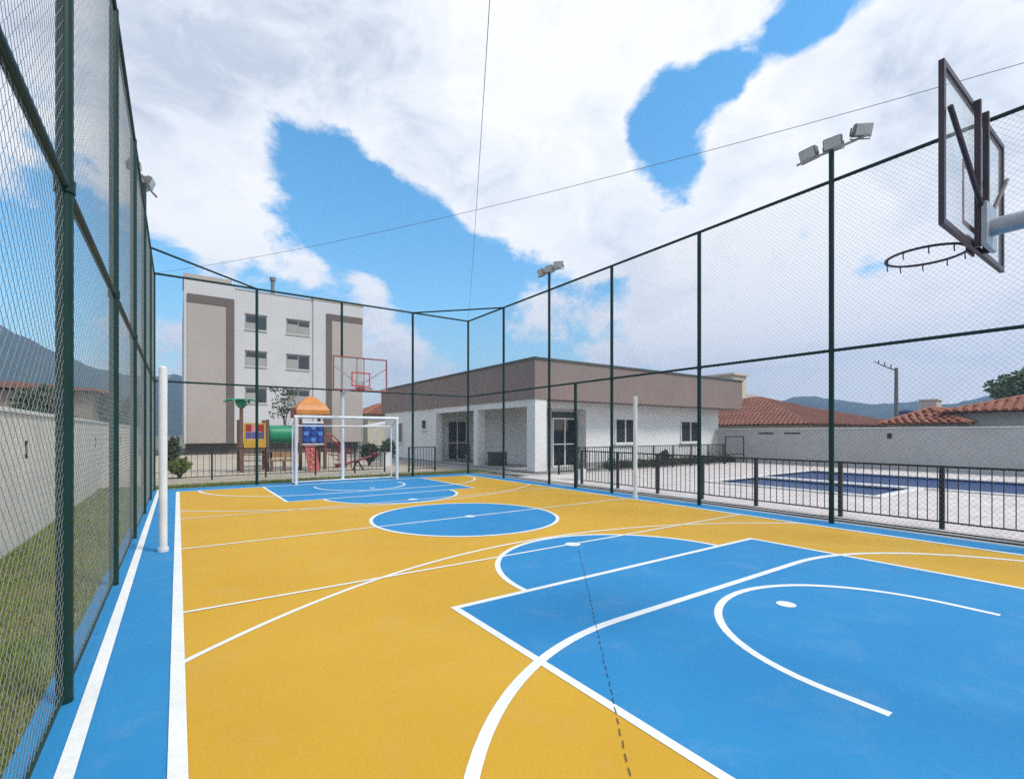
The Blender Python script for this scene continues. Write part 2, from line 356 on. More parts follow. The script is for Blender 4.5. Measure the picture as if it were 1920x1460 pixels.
# lawns, paths, pool deck
lawn = box('lawn', -1.72, -.62, -4, 15.1, -.29, -.03, M_GRASSG); tag(lawn, kind='structure')
strip = box('lawn', -12, 10.1, 15.14, 16.6, -.29, -.03, M_GRASSG); tag(strip, kind='structure')
play = box('playground_ground', -12, 10.1, 16.62, 39, -.29, -.04, M_SAND); tag(play, kind='structure')
path = box('path', 8.97, 9.45, -4, 15.12, -.29, -.015, M_CONC); tag(path, kind='structure')
path2 = box('path', 10.12, 30, 12.9, 34, -.29, -.02, M_CONC); tag(path2, kind='structure')
# deck with two openings for the pools
PA = (13.15, 15.75, 4.15, 8.2); PB = (16.15, 20.2, -9, 8.4)
dk = MB()
xs = [9.47, PA[0], PA[1], PB[0], PB[1], 23.9]; ys = [-16, PB[2], PA[2], PA[3], PB[3], 12.88]
for i in range(5):
    for j in range(5):
        xa, xb, ya, yb = xs[i], xs[i+1], ys[j], ys[j+1]; mx, my = (xa+xb)/2, (ya+yb)/2
        if any(q[0] < mx < q[1] and q[2] < my < q[3] for q in (PA, PB)): continue
        dk.add([(xa,ya,0),(xb,ya,0),(xb,yb,0),(xa,yb,0)], [(0,1,2,3)])
deck = dk.build('pool_deck', M_DECK); tag(deck, kind='structure')
M_PTILE = mat('pool_blue_tile', (.02,.06,.20), .3, .1, 4, .2, 20)
def water_mat():
    m = bpy.data.materials.new('pool_water'); m.use_nodes = True; nt = m.node_tree; b = nt.nodes['Principled BSDF']
    b.inputs['Base Color'].default_value = (.006,.045,.165,1); b.inputs['Roughness'].default_value = .2; b.inputs['IOR'].default_value = 1.33; b.inputs['Specular IOR Level'].default_value = .12
    g = nt.nodes.new('ShaderNodeNewGeometry'); n = nt.nodes.new('ShaderNodeTexNoise'); n.inputs['Scale'].default_value = 3.5; n.inputs['Detail'].default_value = 4
    bp = nt.nodes.new('ShaderNodeBump'); bp.inputs['Strength'].default_value = .9; bp.inputs['Distance'].default_value = .08
    nt.links.new(g.outputs['Position'], n.inputs['Vector']); nt.links.new(n.outputs['Fac'], bp.inputs['Height']); nt.links.new(bp.outputs[0], b.inputs['Normal'])
    return m
M_WATER = water_mat()
def pool(q, lab):
    x0, x1, y0, y1 = q; t = thing('swimming_pool', ((x0+x1)/2, (y0+y1)/2, 0), lab, 'pool')
    w = MB()
    for a in ((x0-.2,x0,y0,y1),(x1,x1+.2,y0,y1),(x0-.2,x1+.2,y0-.2,y0),(x0-.2,x1+.2,y1,y1+.2)):
        w.box(a[0], a[1], a[2], a[3], -1.2, -.02)
    w.box(x0, x1, y0, y1, -1.25, -1.2)
    w.build('basin', M_PTILE, t)
    c = .16
    for a in ((x0-c,x0+.03,y0+.03,y1-.03),(x1-.03,x1+c,y0+.03,y1-.03),(x0-c,x1+c,y0-c,y0+.03),(x0-c,x1+c,y1-.03,y1+c)):
        box('coping', a[0], a[1], a[2], a[3], .003, .045, M_COPING, t, .01)
    sheet('water', x0+.001, x1-.001, y0+.001, y1-.001, -.035, M_WATER, t)
pool(PA, 'small dark blue wading pool, the nearer of the two behind the railing')
pool(PB, 'large dark blue swimming pool with pale coping by the grey wall')

# ------------------------------------------------------------------ chain-link fences
FX0, FX1, FY, FH, FM = -.51, 8.80, 15.0, 5.55, 2.80
def chain_mesh(W=2.4, Hh=2.7, d=.075, r=.00125):
    nx, nz = int(round(W/d))*2, int(round(Hh/d))*2; h = d/2
    I, J = np.meshgrid(np.arange(nx), np.arange(nz), indexing='ij'); I = I.ravel(); J = J.ravel()
    up = ((I+J) % 2 == 0)
    a = np.stack([I*h, np.zeros(len(I)), np.where(up, J, J+1)*h], 1); b = np.stack([(I+1)*h, np.zeros(len(I)), np.where(up, J+1, J)*h], 1)
    a[:, 1] = np.where(up, r*.9, -r*.9); b[:, 1] = np.where(up, -r*.9, r*.9)
    d_ = (b-a)/np.linalg.norm(b-a, axis=1)[:, None]; u = np.tile([0., 1., 0.], (len(I), 1)); w = np.cross(d_, u)
    V = np.empty((len(I), 6, 3))
    for k in range(3):
        an = 2*math.pi*k/3 + .5; o = (u*math.cos(an)+w*math.sin(an))*r
        V[:, k] = a+o; V[:, 3+k] = b+o
    base = np.arange(len(I))[:, None]*6
    F = np.concatenate([base+np.array([k, (k+1) % 3, 3+(k+1) % 3, 3+k]) for k in range(3)], 1).reshape(-1, 4)
    me = bpy.data.meshes.new('mesh_panel'); me.vertices.add(len(I)*6); me.vertices.foreach_set('co', V.ravel())
    me.loops.add(F.size); me.loops.foreach_set('vertex_index', F.ravel().astype(np.int32))
    me.polygons.add(len(F)); me.polygons.foreach_set('loop_start', np.arange(0, F.size, 4, dtype=np.int32))
    me.materials.append(M_WIRE); me.update(calc_edges=True); me.validate(); return me
CHAIN = chain_mesh()
def cyl_mesh(name, r, h, m, seg=12):
    o = MB().tube([(0,0,0),(0,0,h)], r, seg); me = bpy.data.meshes.new(name); me.from_pydata(o.v, [], o.f)
    me.polygons.foreach_set('use_smooth', [True]*len(me.polygons)); sharp(me); me.materials.append(m); return me
POST = cyl_mesh('post', .038, FH, M_GREEN)
PLATE = None
CLAMP = cyl_mesh('clamp', .047, .07, M_GREEN)
def fence(name, p0, p1, stations, lab, gate=None, skip_post=()):
    """stations: distances along p0->p1 of the posts; rails, mesh bays between them"""
    p0, p1 = Vector(p0), Vector(p1); d = (p1-p0).normalized(); rz = math.atan2(d.y, d.x)
    t = thing(name, tuple((p0+p1)/2), lab, 'fence')
    at = lambda s, z: tuple(p0+d*s+Vector((0,0,z)))
    s0, s1 = stations[0], stations[-1]
    for s in stations:
        if s in skip_post: continue
        po = inst(POST, 'post', at(s, 0), t)
        inst(CLAMP, 'clamp', at(s, FM-.035), po)
    tube('top_rail', [at(s0, FH), at(s1, FH)], .028, M_GREEN, t)
    off = d.cross(Vector((0,0,1)))*.0
    tube('middle_rail', [at(s0, FM), at(s1, FM)], .026, M_GREEN, t)
    segs = [(s0, s1)] if not gate else [(s0, gate[0]), (gate[1], s1)]
    for a, b in segs: tube('bottom_rail', [at(a, .055), at(b, .055)], .011, M_GREEN, t)
    for a, b in zip(stations[:-1], stations[1:]):
        for z0, z1 in ((.06, FM), (FM, FH)):
            aa, bb = a, b
            if gate and z0 < 1 and abs(a-gate[0]) < .02 and abs(b-gate[1]) < .02: continue
            o = inst(CHAIN, 'mesh_panel', at(aa, z0), t, (0,0,rz), ((bb-aa)/2.4, 1, (z1-z0)/2.7)); tag(o, kind='stuff')
    return t
YS = -1.4
LEFTP = [1.05, 3.46, 5.87, 8.32, 10.75, 12.95, 15.0]
fl = fence('chain_link_fence', (FX0, YS, 0), (FX0, FY, 0), [0.0]+[y-YS for y in LEFTP], 'tall green chain-link fence along the left side of the court beside the lawn', skip_post=(10.75-YS,))
FARP = [1.86, 4.24, 6.62]
ff = fence('chain_link_fence', (FX0, FY, 0), (FX1, FY, 0), [0.0]+[x-FX0 for x in FARP]+[FX1-FX0], 'green chain-link fence across the far end behind the white goal', skip_post=(0.0, FX1-FX0))
RIGHTP = [1.0, 3.36, 5.72, 8.07, 9.35, 10.43, 12.72, 15.0]
fr = fence('chain_link_fence', (FX1, YS, 0), (FX1, FY, 0), [0.0]+[y-YS for y in RIGHTP], 'tall chain-link fence on the right between the court and the pool deck', gate=(9.35-YS, 10.43-YS), skip_post=(3.36-YS, 10.43-YS, 9.35-YS))
inst(cyl_mesh('gate_post', .042, FM, M_GREEN), 'gate_post', (FX1, 9.35, 0), fr)
# horizontal braces across the two far corners
tube('corner_brace', [(FX0, 12.95, FH), (1.86, FY, FH)], .024, M_GREEN, ff)
tube('corner_brace', [(FX1, 12.72, FH), (6.62, FY, FH)], .024, M_GREEN, ff)

# gate leaf, swung outwards
def gate():
    h = Vector((FX1+.06, 9.35, 0)); d = Vector((.69, .725, 0)).normalized(); w = 1.0
    t = thing('gate', tuple(h), 'green metal gate leaf swung open in the right-hand fence', 'gate')
    A = lambda s, z: tuple(h+d*s+Vector((0,0,z)))
    tube('frame', [A(.03,.06), A(.03,1.85), A(w,1.85), A(w,.06), A(.03,.06)], .022, M_GREEN, t)
    tube('rail', [A(.03,.95), A(w,.95)], .018, M_GREEN, t)
    rz = math.atan2(d.y, d.x)
    tag(inst(CHAIN, 'mesh_panel', A(.03,.08), t, (0,0,rz), ((w-.03)/2.4, 1, 1.75/2.7)), kind='stuff')
    box('lock_box', h.x+d.x*.9-.05, h.x+d.x*.9+.05, h.y+d.y*.9-.05, h.y+d.y*.9+.05, .9, 1.08, M_BLACK, t, .008)
    for z in (.3, 1.6): tube('hinge', [A(0,z), A(0,z+.1)], .028, M_GREEN, t)
gate()

# overhead net cables, corner to corner, slightly slack
def cable(p, q, sag, lab):
    p, q = Vector(p), Vector(q); pts = []
    for i in range(41):
        u = i/40; v = p.lerp(q, u); v.z -= sag*4*u*(1-u); pts.append(tuple(v))
    o = tube('overhead_cable', pts, .0036, mat('cable_grey', (.16,.16,.17), .6), None, 6); tag(o, lab, 'cable', 'overhead cables crossing above the court')
cable((FX0, YS, FH), (FX1, FY, FH), .35, 'thin overhead cable running straight up the middle of the sky')
cable((FX0, FY, FH), (FX1, YS, FH), .35, 'thin overhead cable slanting across the sky up towards the near basketball board')

# ------------------------------------------------------------------ floodlight masts
M_FLOOD = mat('floodlight_housing', (.20,.19,.18), .5, .1, 8, metal=.2)
M_LENS = mat('floodlight_lens', (.55,.56,.55), .15, .05, 8, spec=.6)
def flood_mast(x, y, h, lamps, lab, bar):
    t = thing('floodlight_mast', (x, y, 0), lab, 'floodlight', 'floodlight masts on the fence')
    tube('mast', [(x,y,0),(x,y,h)], .038, M_GREEN, t, 12)
    d = Vector(bar).normalized(); c = Vector((x, y, h))
    tube('crossbar', [tuple(c-d*.52), tuple(c+d*.52)], .02, M_GALV, t)
    for off, yaw, pitch in lamps:
        p = c+d*off+Vector((0,0,.11)); m = MB()
        m.box(-.13,.13,-.05,.04,-.09,.09,.015); m.box(-.10,.10,.04,.10,-.06,.06,.01)
        for i in range(5): m.box(-.11+i*.05,-.10+i*.05,.10,.13,-.06,.06)
        o = m.build('floodlight', M_FLOOD, t, origin=(0,0,0)); o.location = p-Vector((x,y,0)); WL[o.name] = p
        o.rotation_euler = (R(pitch), 0, R(yaw))
        l = MB().box(-.115,.115,-.056,-.05,-.075,.075).build('lens', M_LENS, None, origin=(0,0,0)); l.parent = o; l.location = (0,0,0)
        b = MB().tube([(-.14,0,-.02),(-.14,.02,-.12),(.14,.02,-.12),(.14,0,-.02)], .009, 6).build('bracket', M_FLOOD, None, origin=(0,0,0)); b.parent = o
flood_mast(FX1, 3.36, 6.05, [(-.34, -95, 25), (0.02, -80, 20), (.42, -40, 20)], 'tall floodlight mast with three lamps on the right fence, nearest the basketball board', (0, -1, 0))
flood_mast(FX1, 10.43, 6.05, [(-.36, -95, 25), (0.0, -80, 20), (.40, -50, 20)], 'floodlight mast with three lamps beside the clubhouse corner', (0, -1, 0))
flood_mast(FX0, 10.75, 6.0, [(-.3, 90, 25), (.22, 80, 20)], 'floodlight mast on the left fence with two lamps pointing over the court', (.35, 1, 0))

# ------------------------------------------------------------------ volleyball posts
def volley(x, y, lab):
    t = thing('volleyball_post', (x, y, 0), lab, 'post', 'volleyball net posts')
    tube('pole', [(x,y,0),(x,y,2.27)], .045, M_WHITE, t, 14)
    tube('sleeve', [(x,y,.002),(x,y,.05)], .06, M_WHITE, t, 14)
    for z in (.95, 2.15): tube('net_hook', [(x,y,z),(x+.07*(1 if x < 4 else -1),y,z),(x+.07*(1 if x < 4 else -1),y,z+.03)], .008, M_GALV, t, 6)
    tube('cap', [(x,y,2.27),(x,y,2.285)], [.045,.03], M_WHITE, t, 14)
volley(-.15, 7.18, 'white volleyball post on the left sideline by the green fence')
volley(8.5, 7.1, 'white volleyball post on the far right sideline in front of the clubhouse windows')

# ------------------------------------------------------------------ futsal goal
def goal():
    a, b, y, h, dp = 2.78, 5.80, 14.37, 1.93, .5
    t = thing('futsal_goal', ((a+b)/2, y, 0), 'white steel futsal goal without a net at the far end', 'goal')
    for x in (a, b):
        tube('post', [(x,y,0),(x,y,h)], .045, M_WHITE, t, 12)
        tube('back_post', [(x,y+dp,.03),(x,y+dp,h-.25),(x,y+.03,h-.02)], .022, M_WHITE, t, 8)
        tube('base_bar', [(x,y+.03,.03),(x,y+dp,.03)], .022, M_WHITE, t, 8)
    tube('crossbar', [(a-.045,y,h),(b+.045,y,h)], .045, M_WHITE, t, 12)
    tube('back_bar', [(a,y+dp,.03),(b,y+dp,.03)], .022, M_WHITE, t, 8)
    tube('upper_back_bar', [(a,y+dp,h-.25),(b,y+dp,h-.25)], .018, M_WHITE, t, 8)
goal()

# ------------------------------------------------------------------ basketball hoops
def acrylic():
    m = bpy.data.materials.new('clear_backboard_acrylic'); m.use_nodes = True; nt = m.node_tree; N = nt.nodes.new; L = nt.links.new
    nt.nodes.remove(nt.nodes['Principled BSDF']); out = nt.nodes['Material Output']
    tr = N('ShaderNodeBsdfTransparent'); tr.inputs[0].default_value = (.93,.95,.96,1)
    di = N('ShaderNodeBsdfDiffuse'); di.inputs[0].default_value = (.75,.74,.75,1)
    gl = N('ShaderNodeBsdfGlossy'); gl.inputs['Roughness'].default_value = .08
    m1 = N('ShaderNodeMixShader'); m1.inputs[0].default_value = .12; L(tr.outputs[0], m1.inputs[1]); L(di.outputs[0], m1.inputs[2])
    m2 = N('ShaderNodeMixShader'); m2.inputs[0].default_value = .06; L(m1.outputs[0], m2.inputs[1]); L(gl.outputs[0], m2.inputs[2]); L(m2.outputs[0], out.inputs[0])
    return m
M_ACR = acrylic()
def hoop(y, sgn, frame_m, red_m, pole_y, lab, poleM, cx=4.24, w=1.53, rd=.27):
    """board in the plane Y=y facing sgn*Y"""
    z0, z1 = 2.64, 3.57
    t = thing('basketball_hoop', (cx, pole_y, 0), lab, 'basketball hoop')
    bx = MB(); e = .034
    a, b = cx-w/2, cx+w/2; ya, yb = y-.013, y+.013
    f = MB(); f.box(a,b,ya,yb,z0,z0+e); f.box(a,b,ya,yb,z1-e,z1); f.box(a,a+e,ya,yb,z0+e,z1-e); f.box(b-e,b,ya,yb,z0+e,z1-e)
    f.build('board_frame', frame_m, t)
    box('board_panel', a+e, b-e, y-.005, y+.005, z0+e, z1-e, M_ACR, t)
    yt = y+sgn*.010
    tm = MB(); tw, th, l = .53, .40, .035; q0, q1 = z0+.12, z0+.12+th
    for bb in ((cx-tw/2,cx+tw/2,q0,q0+l),(cx-tw/2,cx+tw/2,q1-l,q1),(cx-tw/2,cx-tw/2+l,q0+l,q1-l),(cx+tw/2-l,cx+tw/2,q0+l,q1-l)):
        tm.box(bb[0], bb[1], min(yt,yt-sgn*.003), max(yt,yt-sgn*.003), bb[2], bb[3])
    tm.build('target_square', red_m, t)
    yr = y-sgn*.03
    for x in (cx-.10, cx+.10): box('upright', x-.015, x+.015, yr-.015, yr+.015, z0+.0, z1-.005, frame_m, t)
    for s in (-1, 1):
        tube('brace', [(cx+s*.08, yr-sgn*.02, z0+.22), (cx+s*(w/2-.03), yr, z0+.66)], .014, frame_m, t, 6)
    box('mounting_plate', cx-.13, cx+.13, yr-sgn*.02, yr-sgn*.045, z0+.0, z0+.27, M_GALV, t)
    za = z0+.13
    yp = pole_y; tube('pole', [(cx,yp,0),(cx,yp,za-.25),(cx,yp+sgn*.06,za-.08),(cx,yp+sgn*.25,za)]+[(cx,yr-sgn*.04,za)], .055, poleM, t, 14)
    # rim
    rr, rc, rz = .215, y+sgn*rd, z0+.05
    rim = MB().tube([(cx+rr*math.cos(2*math.pi*i/40), rc+rr*math.sin(2*math.pi*i/40), rz) for i in range(41)], .009, 8, caps=False).build('rim', frame_m, t, True)
    for i in range(10):
        an = 2*math.pi*(i+.5)/10; x_, y_ = cx+rr*math.cos(an), rc+rr*math.sin(an)
        MB().tube([(x_,y_,rz-.006),(x_,y_,rz-.035),(x_+.012,y_,rz-.045)], .004, 5).build('net_hook', frame_m, rim)
    for s in (-1, 1): tube('rim_stay', [(cx+s*.05, y+sgn*.02, rz-.02), (cx+s*.09, rc-sgn*(rr-.02), rz)], .008, frame_m, t, 6)
    box('rim_bracket', cx-.08, cx+.08, y+sgn*.02, y+sgn*.032, rz-.06, rz+.05, frame_m, t)
M_HOOPD = mat('hoop_dark_steel', (.060,.032,.040), .45, .15, 6)
M_HOOPR = mat('hoop_red_steel', (.30,.07,.07), .45, .15, 6)
M_RED = mat('red_paint', (.55,.06,.05), .5, .1, 5)
hoop(.82, 1, M_HOOPD, M_HOOPR, -1.0, 'near basketball hoop with dark steel framed clear board and bare rim', M_GALV, 4.30, 1.46, .25)
hoop(13.15, -1, M_HOOPR, M_RED, 14.93, 'far basketball hoop with red framed clear board above the white goal', M_WHITE)

# ------------------------------------------------------------------ pool railings
def railing(name, p0, p1, posts, h, spacing, lab, group=None, m=M_BLACK, bar=.008, pw=.025):
    p0, p1 = Vector(p0), Vector(p1); d = (p1-p0).normalized(); Ln = (p1-p0).length; rz = math.atan2(d.y, d.x)
    t = thing(name, tuple(p0.lerp(p1,.5)), lab, 'railing', group)
    at = lambda s, z: tuple(p0+d*s+Vector((0,0,z)))
    pm = bpy.data.meshes.new('post'); q = MB().box(-pw,pw,-pw,pw,0,h+.005); pm.from_pydata(q.v, [], q.f); pm.materials.append(m)
    bm = bpy.data.meshes.new('baluster'); q = MB().box(-bar,bar,-bar,bar,.115,h-.03); bm.from_pydata(q.v, [], q.f); bm.materials.append(m)
    def rail(nm, z, hh, ww):
        o = MB().box(0, Ln, -ww, ww, 0, hh).build(nm, m, t, origin=(0,0,0)); o.location = Vector(at(0,z))-WL[t.name]; o.rotation_euler = (0,0,rz); return o
    rail('top_rail', h-.03, .032, .022); rail('bottom_rail', .10, .022, .013)
    for s in posts: inst(pm, 'post', at(s,0), t, (0,0,rz))
    n = int(Ln/spacing)
    for i in range(1, n):
        s = i*spacing
        if min(abs(s-p) for p in posts) < .045: continue
        inst(bm, 'baluster', at(s,0), t, (0,0,rz))
    return t
railing('pool_railing', (9.66, -.45, 0), (9.66, 10.0, 0), [0,1.32,2.66,4.0,5.47,6.66,7.84,9.1,10.45], .965, .118, 'black metal railing along the near edge of the pool deck', bar=.0055, pw=.029)
railing('pool_railing', (11.2, 12.75, 0), (21.6, 12.75, 0), [0,1.3,2.6,3.9,5.2,6.5,7.8,9.1,10.4], .95, .118, 'black metal railing in front of the clubhouse windows beyond the pool deck')
railing('playground_railing', (-.45, 17.6, -.02), (6.6, 17.6, -.02), [0,1.35,2.9,4.5,5.9,7.05], 1.0, .16, 'long low black railing in front of the playground beyond the far fence', bar=.006)
railing('playground_railing', (7.3, 16.9, -.02), (8.4, 16.9, -.02), [0,1.1], .95, .12, 'short black railing between the playground and the clubhouse porch')
# tall pool gate frame at the end of the far railing
g = thing('pool_gate', (22.3, 12.75, 0), 'tall dark gate frame at the end of the far pool railing', 'gate')
for x in (21.75, 23.35): tube('post', [(x,12.75,0),(x,12.75,1.32)], .03, M_BLACK, g, 8)
tube('top_bar', [(21.75,12.75,1.30),(23.35,12.75,1.30)], .03, M_BLACK, g, 8)
tube('middle_bar', [(21.78,12.75,.45),(23.32,12.75,.45)], .02, M_BLACK, g, 8)

# ------------------------------------------------------------------ boundary walls
lw = thing('boundary_wall', (-1.8, 8, 0), 'long beige plastered wall behind the left fence and lawn', 'wall')
box('wall_body', -1.92, -1.72, -6, 31, -.28, 1.72, M_LWALL, lw)
box('coping', -1.95, -1.69, -6, 31, 1.72, 1.77, M_COPING, lw, .01)
for y in (9.0, 15.6, 22): box('vent_slot', -1.719, -1.713, y-.05, y+.05, 1.12, 1.36, M_BLACK, lw)
rw = thing('boundary_wall', (24, 4, 0), 'grey plastered wall at the back of the pool deck', 'wall')
box('wall_body', 23.92, 24.12, -22, 14.5, -.28, 1.66, M_PLASTER, rw)
box('coping', 23.88, 24.16, -22, 14.5, 1.66, 1.70, M_COPING, rw, .01)
box('junction_box', 23.89, 23.918, 7.0, 7.14, 1.25, 1.45, M_BLACK, rw)
for y in (10.4, 11.6): box('vent_slot', 23.905, 23.918, y, y+.7, 1.42, 1.50, M_CAP, rw)

# ------------------------------------------------------------------ clubhouse
def window(parent, x0, x1, y, z0, z1, n=2, frame=.05, axis='x', sgn=-1, name='window', depth=.06, sill=True, mid=None):
    """window in a wall facing sgn along Y (axis x) or along X (axis y): frame > panes"""
    def bb(nm, a0, a1, d0, d1, zz0, zz1, m, p):
        d0, d1 = sorted((d0, d1))
        return box(nm, a0, a1, y+d0, y+d1, zz0, zz1, m, p) if axis == 'x' else box(nm, y+d0, y+d1, a0, a1, zz0, zz1, m, p)
    f = MB(); fr = frame
    segs = [(x0,x1,z0,z0+fr),(x0,x1,z1-fr,z1),(x0,x0+fr,z0+fr,z1-fr),(x1-fr,x1,z0+fr,z1-fr)]
    for i in range(1, n):
        c = x0+(x1-x0)*i/n; segs.append((c-fr/2, c+fr/2, z0+fr, z1-fr))
    if mid: segs.append((x0+fr, x1-fr, mid-fr/2, mid+fr/2))
    for a0, a1, b0, b1 in segs:
        d0, d1 = sorted((sgn*.003, sgn*(depth)))
        if mid and (b0 == mid-fr/2): d1 = d1; d0, d1 = sorted((sgn*.006, sgn*(depth+.003)))
        if axis == 'x': f.box(a0,a1,y+d0,y+d1,b0,b1)
        else: f.box(y+d0,y+d1,a0,a1,b0,b1)
    w = f.build(name, M_ALU, parent)
    for i in range(n):
        p0 = x0+(x1-x0)*i/n+fr/2; p1 = x0+(x1-x0)*(i+1)/n-fr/2
        bb('pane', p0, p1, sgn*.004, sgn*(.018+.006*(i % 2)), z0+fr*.8, z1-fr*.8, M_GLASS, w)
    if sill: bb('sill', x0-.06, x1+.06, sgn*.003, sgn*.12, z0-.07, z0-.005, M_COPING, w)
    return w
ch = thing('clubhouse', (17.5, 21, 0), 'single storey white clubhouse with wide brown fascia and a column porch', 'building')
RX0, RX1, RY0, RY1, RZ0, RZ1 = 10.87, 24.95, 13.7, 29.6, 2.74, 4.2
rf = MB(); rf.box(RX0,RX1,RY0,RY1,RZ0,RZ1); rf.build('roof_fascia', M_FASCIA, ch)
rc = MB(); e = .05; rc.box(RX0-e,RX1+e,RY0-e,RY1+e,RZ1,RZ1+.075); rc.build('roof_flashing', M_CAP, ch)
WX, WY = 14.35, 14.6
box('front_wall', WX, 24.2, WY, 29.2, 0.02, RZ0, M_STUCCO, ch)
box('front_beam', RX0+.36, WX, WY+.002, WY+.30, RZ0-.27, RZ0, M_STUCCO, ch)
box('side_beam', RX0+.05, RX0+.35, RY0+.56, 22.1, RZ0-.26, RZ0, M_STUCCO, ch)
box('end_wing', RX0+.1, WX, 22.2, 29.2, 0.02, RZ0, M_STUCCO, ch)
box('porch_back_wall', 12.95, WX, 15.2, 22.2, 0.02, RZ0, M_STUCCO, ch)
box('porch_floor', RX0, WX, RY0, 22.2, 0.0, .05, M_CONC, ch)
for (x, y, w) in ((RX0+.05, RY0+.05, .55), (RX0+.05, 17.8, .38),):
    box('column', x, x+w, y, y+w*.9, .05, RZ0-(0 if w > .5 else .26), M_STUCCO, ch)
box('column', RX0+.03, RX0+.40, 21.83, 22.19, .05, RZ0-.26, M_STUCCO, ch, .008)
window(ch, 12.97, 14.33, 15.2, .05, 2.1, 2, .05, 'x', -1, 'glass_door', sill=False, mid=1.0)
box('door_header', 12.96, 14.34, 15.16, 15.198, 2.12, 2.36, M_CAP, ch)
window(ch, 16.1, 17.42, WY, 1.0, 2.12, 2)
window(ch, 20.85, 22.45, WY, 1.0, 2.08, 2)
window(ch, 11.75, 12.9, 22.2, .05, 2.12, 2, .05, 'x', -1, 'glass_door', sill=False, mid=.95)
window(ch, 23.0, 23.6, RX0+.1, 1.66, 2.2, 1, .05, 'y', -1)
window(ch, 26.2, 27.3, RX0+.1, .9, 2.1, 1, .05, 'y', -1)
box('wall_plinth', WX+.01, 24.23, WY-.03, WY-.002, 0.0, .22, M_CONC, ch)
# hedge at the foot of the front wall
def leaf_cloud(n, fn, size, flat=.3):
    V = np.empty((n, 4, 3))
    for i in range(n):
        c = np.array(fn()); s = size*random.uniform(.6, 1.3)
        a = np.random.normal(size=3); a /= np.linalg.norm(a); b = np.cross(a, np.random.normal(size=3)); b /= np.linalg.norm(b)
        V[i, 0] = c - a*s; V[i, 1] = c + b*s*.45; V[i, 2] = c + a*s; V[i, 3] = c - b*s*.45
    return V
def leaf_obj(name, V, m, parent=None):
    n = len(V); me = bpy.data.meshes.new(name); c = V.reshape(-1,3).mean(0)
    me.vertices.add(n*4); me.vertices.foreach_set('co', (V-c).ravel()); me.loops.add(n*4); me.loops.foreach_set('vertex_index', np.arange(n*4, dtype=np.int32))
    me.polygons.add(n); me.polygons.foreach_set('loop_start', np.arange(0, n*4, 4, dtype=np.int32)); me.materials.append(m); me.update(calc_edges=True)
    o = bpy.data.objects.new(name, me); COL.objects.link(o); place(o, tuple(c), parent); return o
hd = leaf_obj('hedge', leaf_cloud(7000, lambda: (random.uniform(14.6, 24.0), random.gauss(13.75,.13), abs(random.gauss(0,.13))+.02), .06), M_LEAFD)
tag(hd, 'low dark green hedge strip at the foot of the clubhouse front wall', 'hedge')

# porch things
bx = thing('storage_box', (11.9, 17.1, .05), 'black storage box on the porch beside the middle column', 'box')
box('body', 11.2, 11.95, 17.0, 17.45, .052, .58, M_BLACK, bx, .02); box('lid', 11.18, 11.97, 16.98, 17.47, .582, .64, mat('black_plastic', (.02,.02,.022), .5), bx, .02)
def chair(x, y, rz, lab):
    t = thing('porch_chair', (x, y, .05), lab, 'chair', 'black porch chairs')
    MB().box(-.22,.22,-.22,.22,.40,.44).build('seat', M_BLACK, t, origin=(0,0,0)).location = (0,0,0)
    MB().add([(-.22,.19,.46),(.22,.19,.46),(.22,.28,.88),(-.22,.28,.88),(-.22,.22,.46),(.22,.22,.46),(.22,.31,.88),(-.22,.31,.88)], [(0,1,2,3),(7,6,5,4),(0,4,5,1),(1,5,6,2),(2,6,7,3),(3,7,4,0)]).build('backrest', M_BLACK, t, origin=(0,0,0)).location = (0,0,0)
    for a in (-.19,.19):
        for b in (-.19,.19): MB().tube([(a,b,.002),(a*.95,b*.95,.40)], .014, 6).build('leg', M_BLACK, t, origin=(0,0,0)).location = (0,0,0)
        MB().tube([(a,-.19,.44),(a*1.1,-.18,.62),(a*1.1,.24,.64)], .014, 6).build('armrest', M_BLACK, t, origin=(0,0,0)).location = (0,0,0)
    t.rotation_euler = (0,0,rz)
chair(11.55, 20.9, R(20), 'black porch chair farther from the storage box')
chair(11.55, 19.9, R(-25), 'black porch chair nearer the storage box')

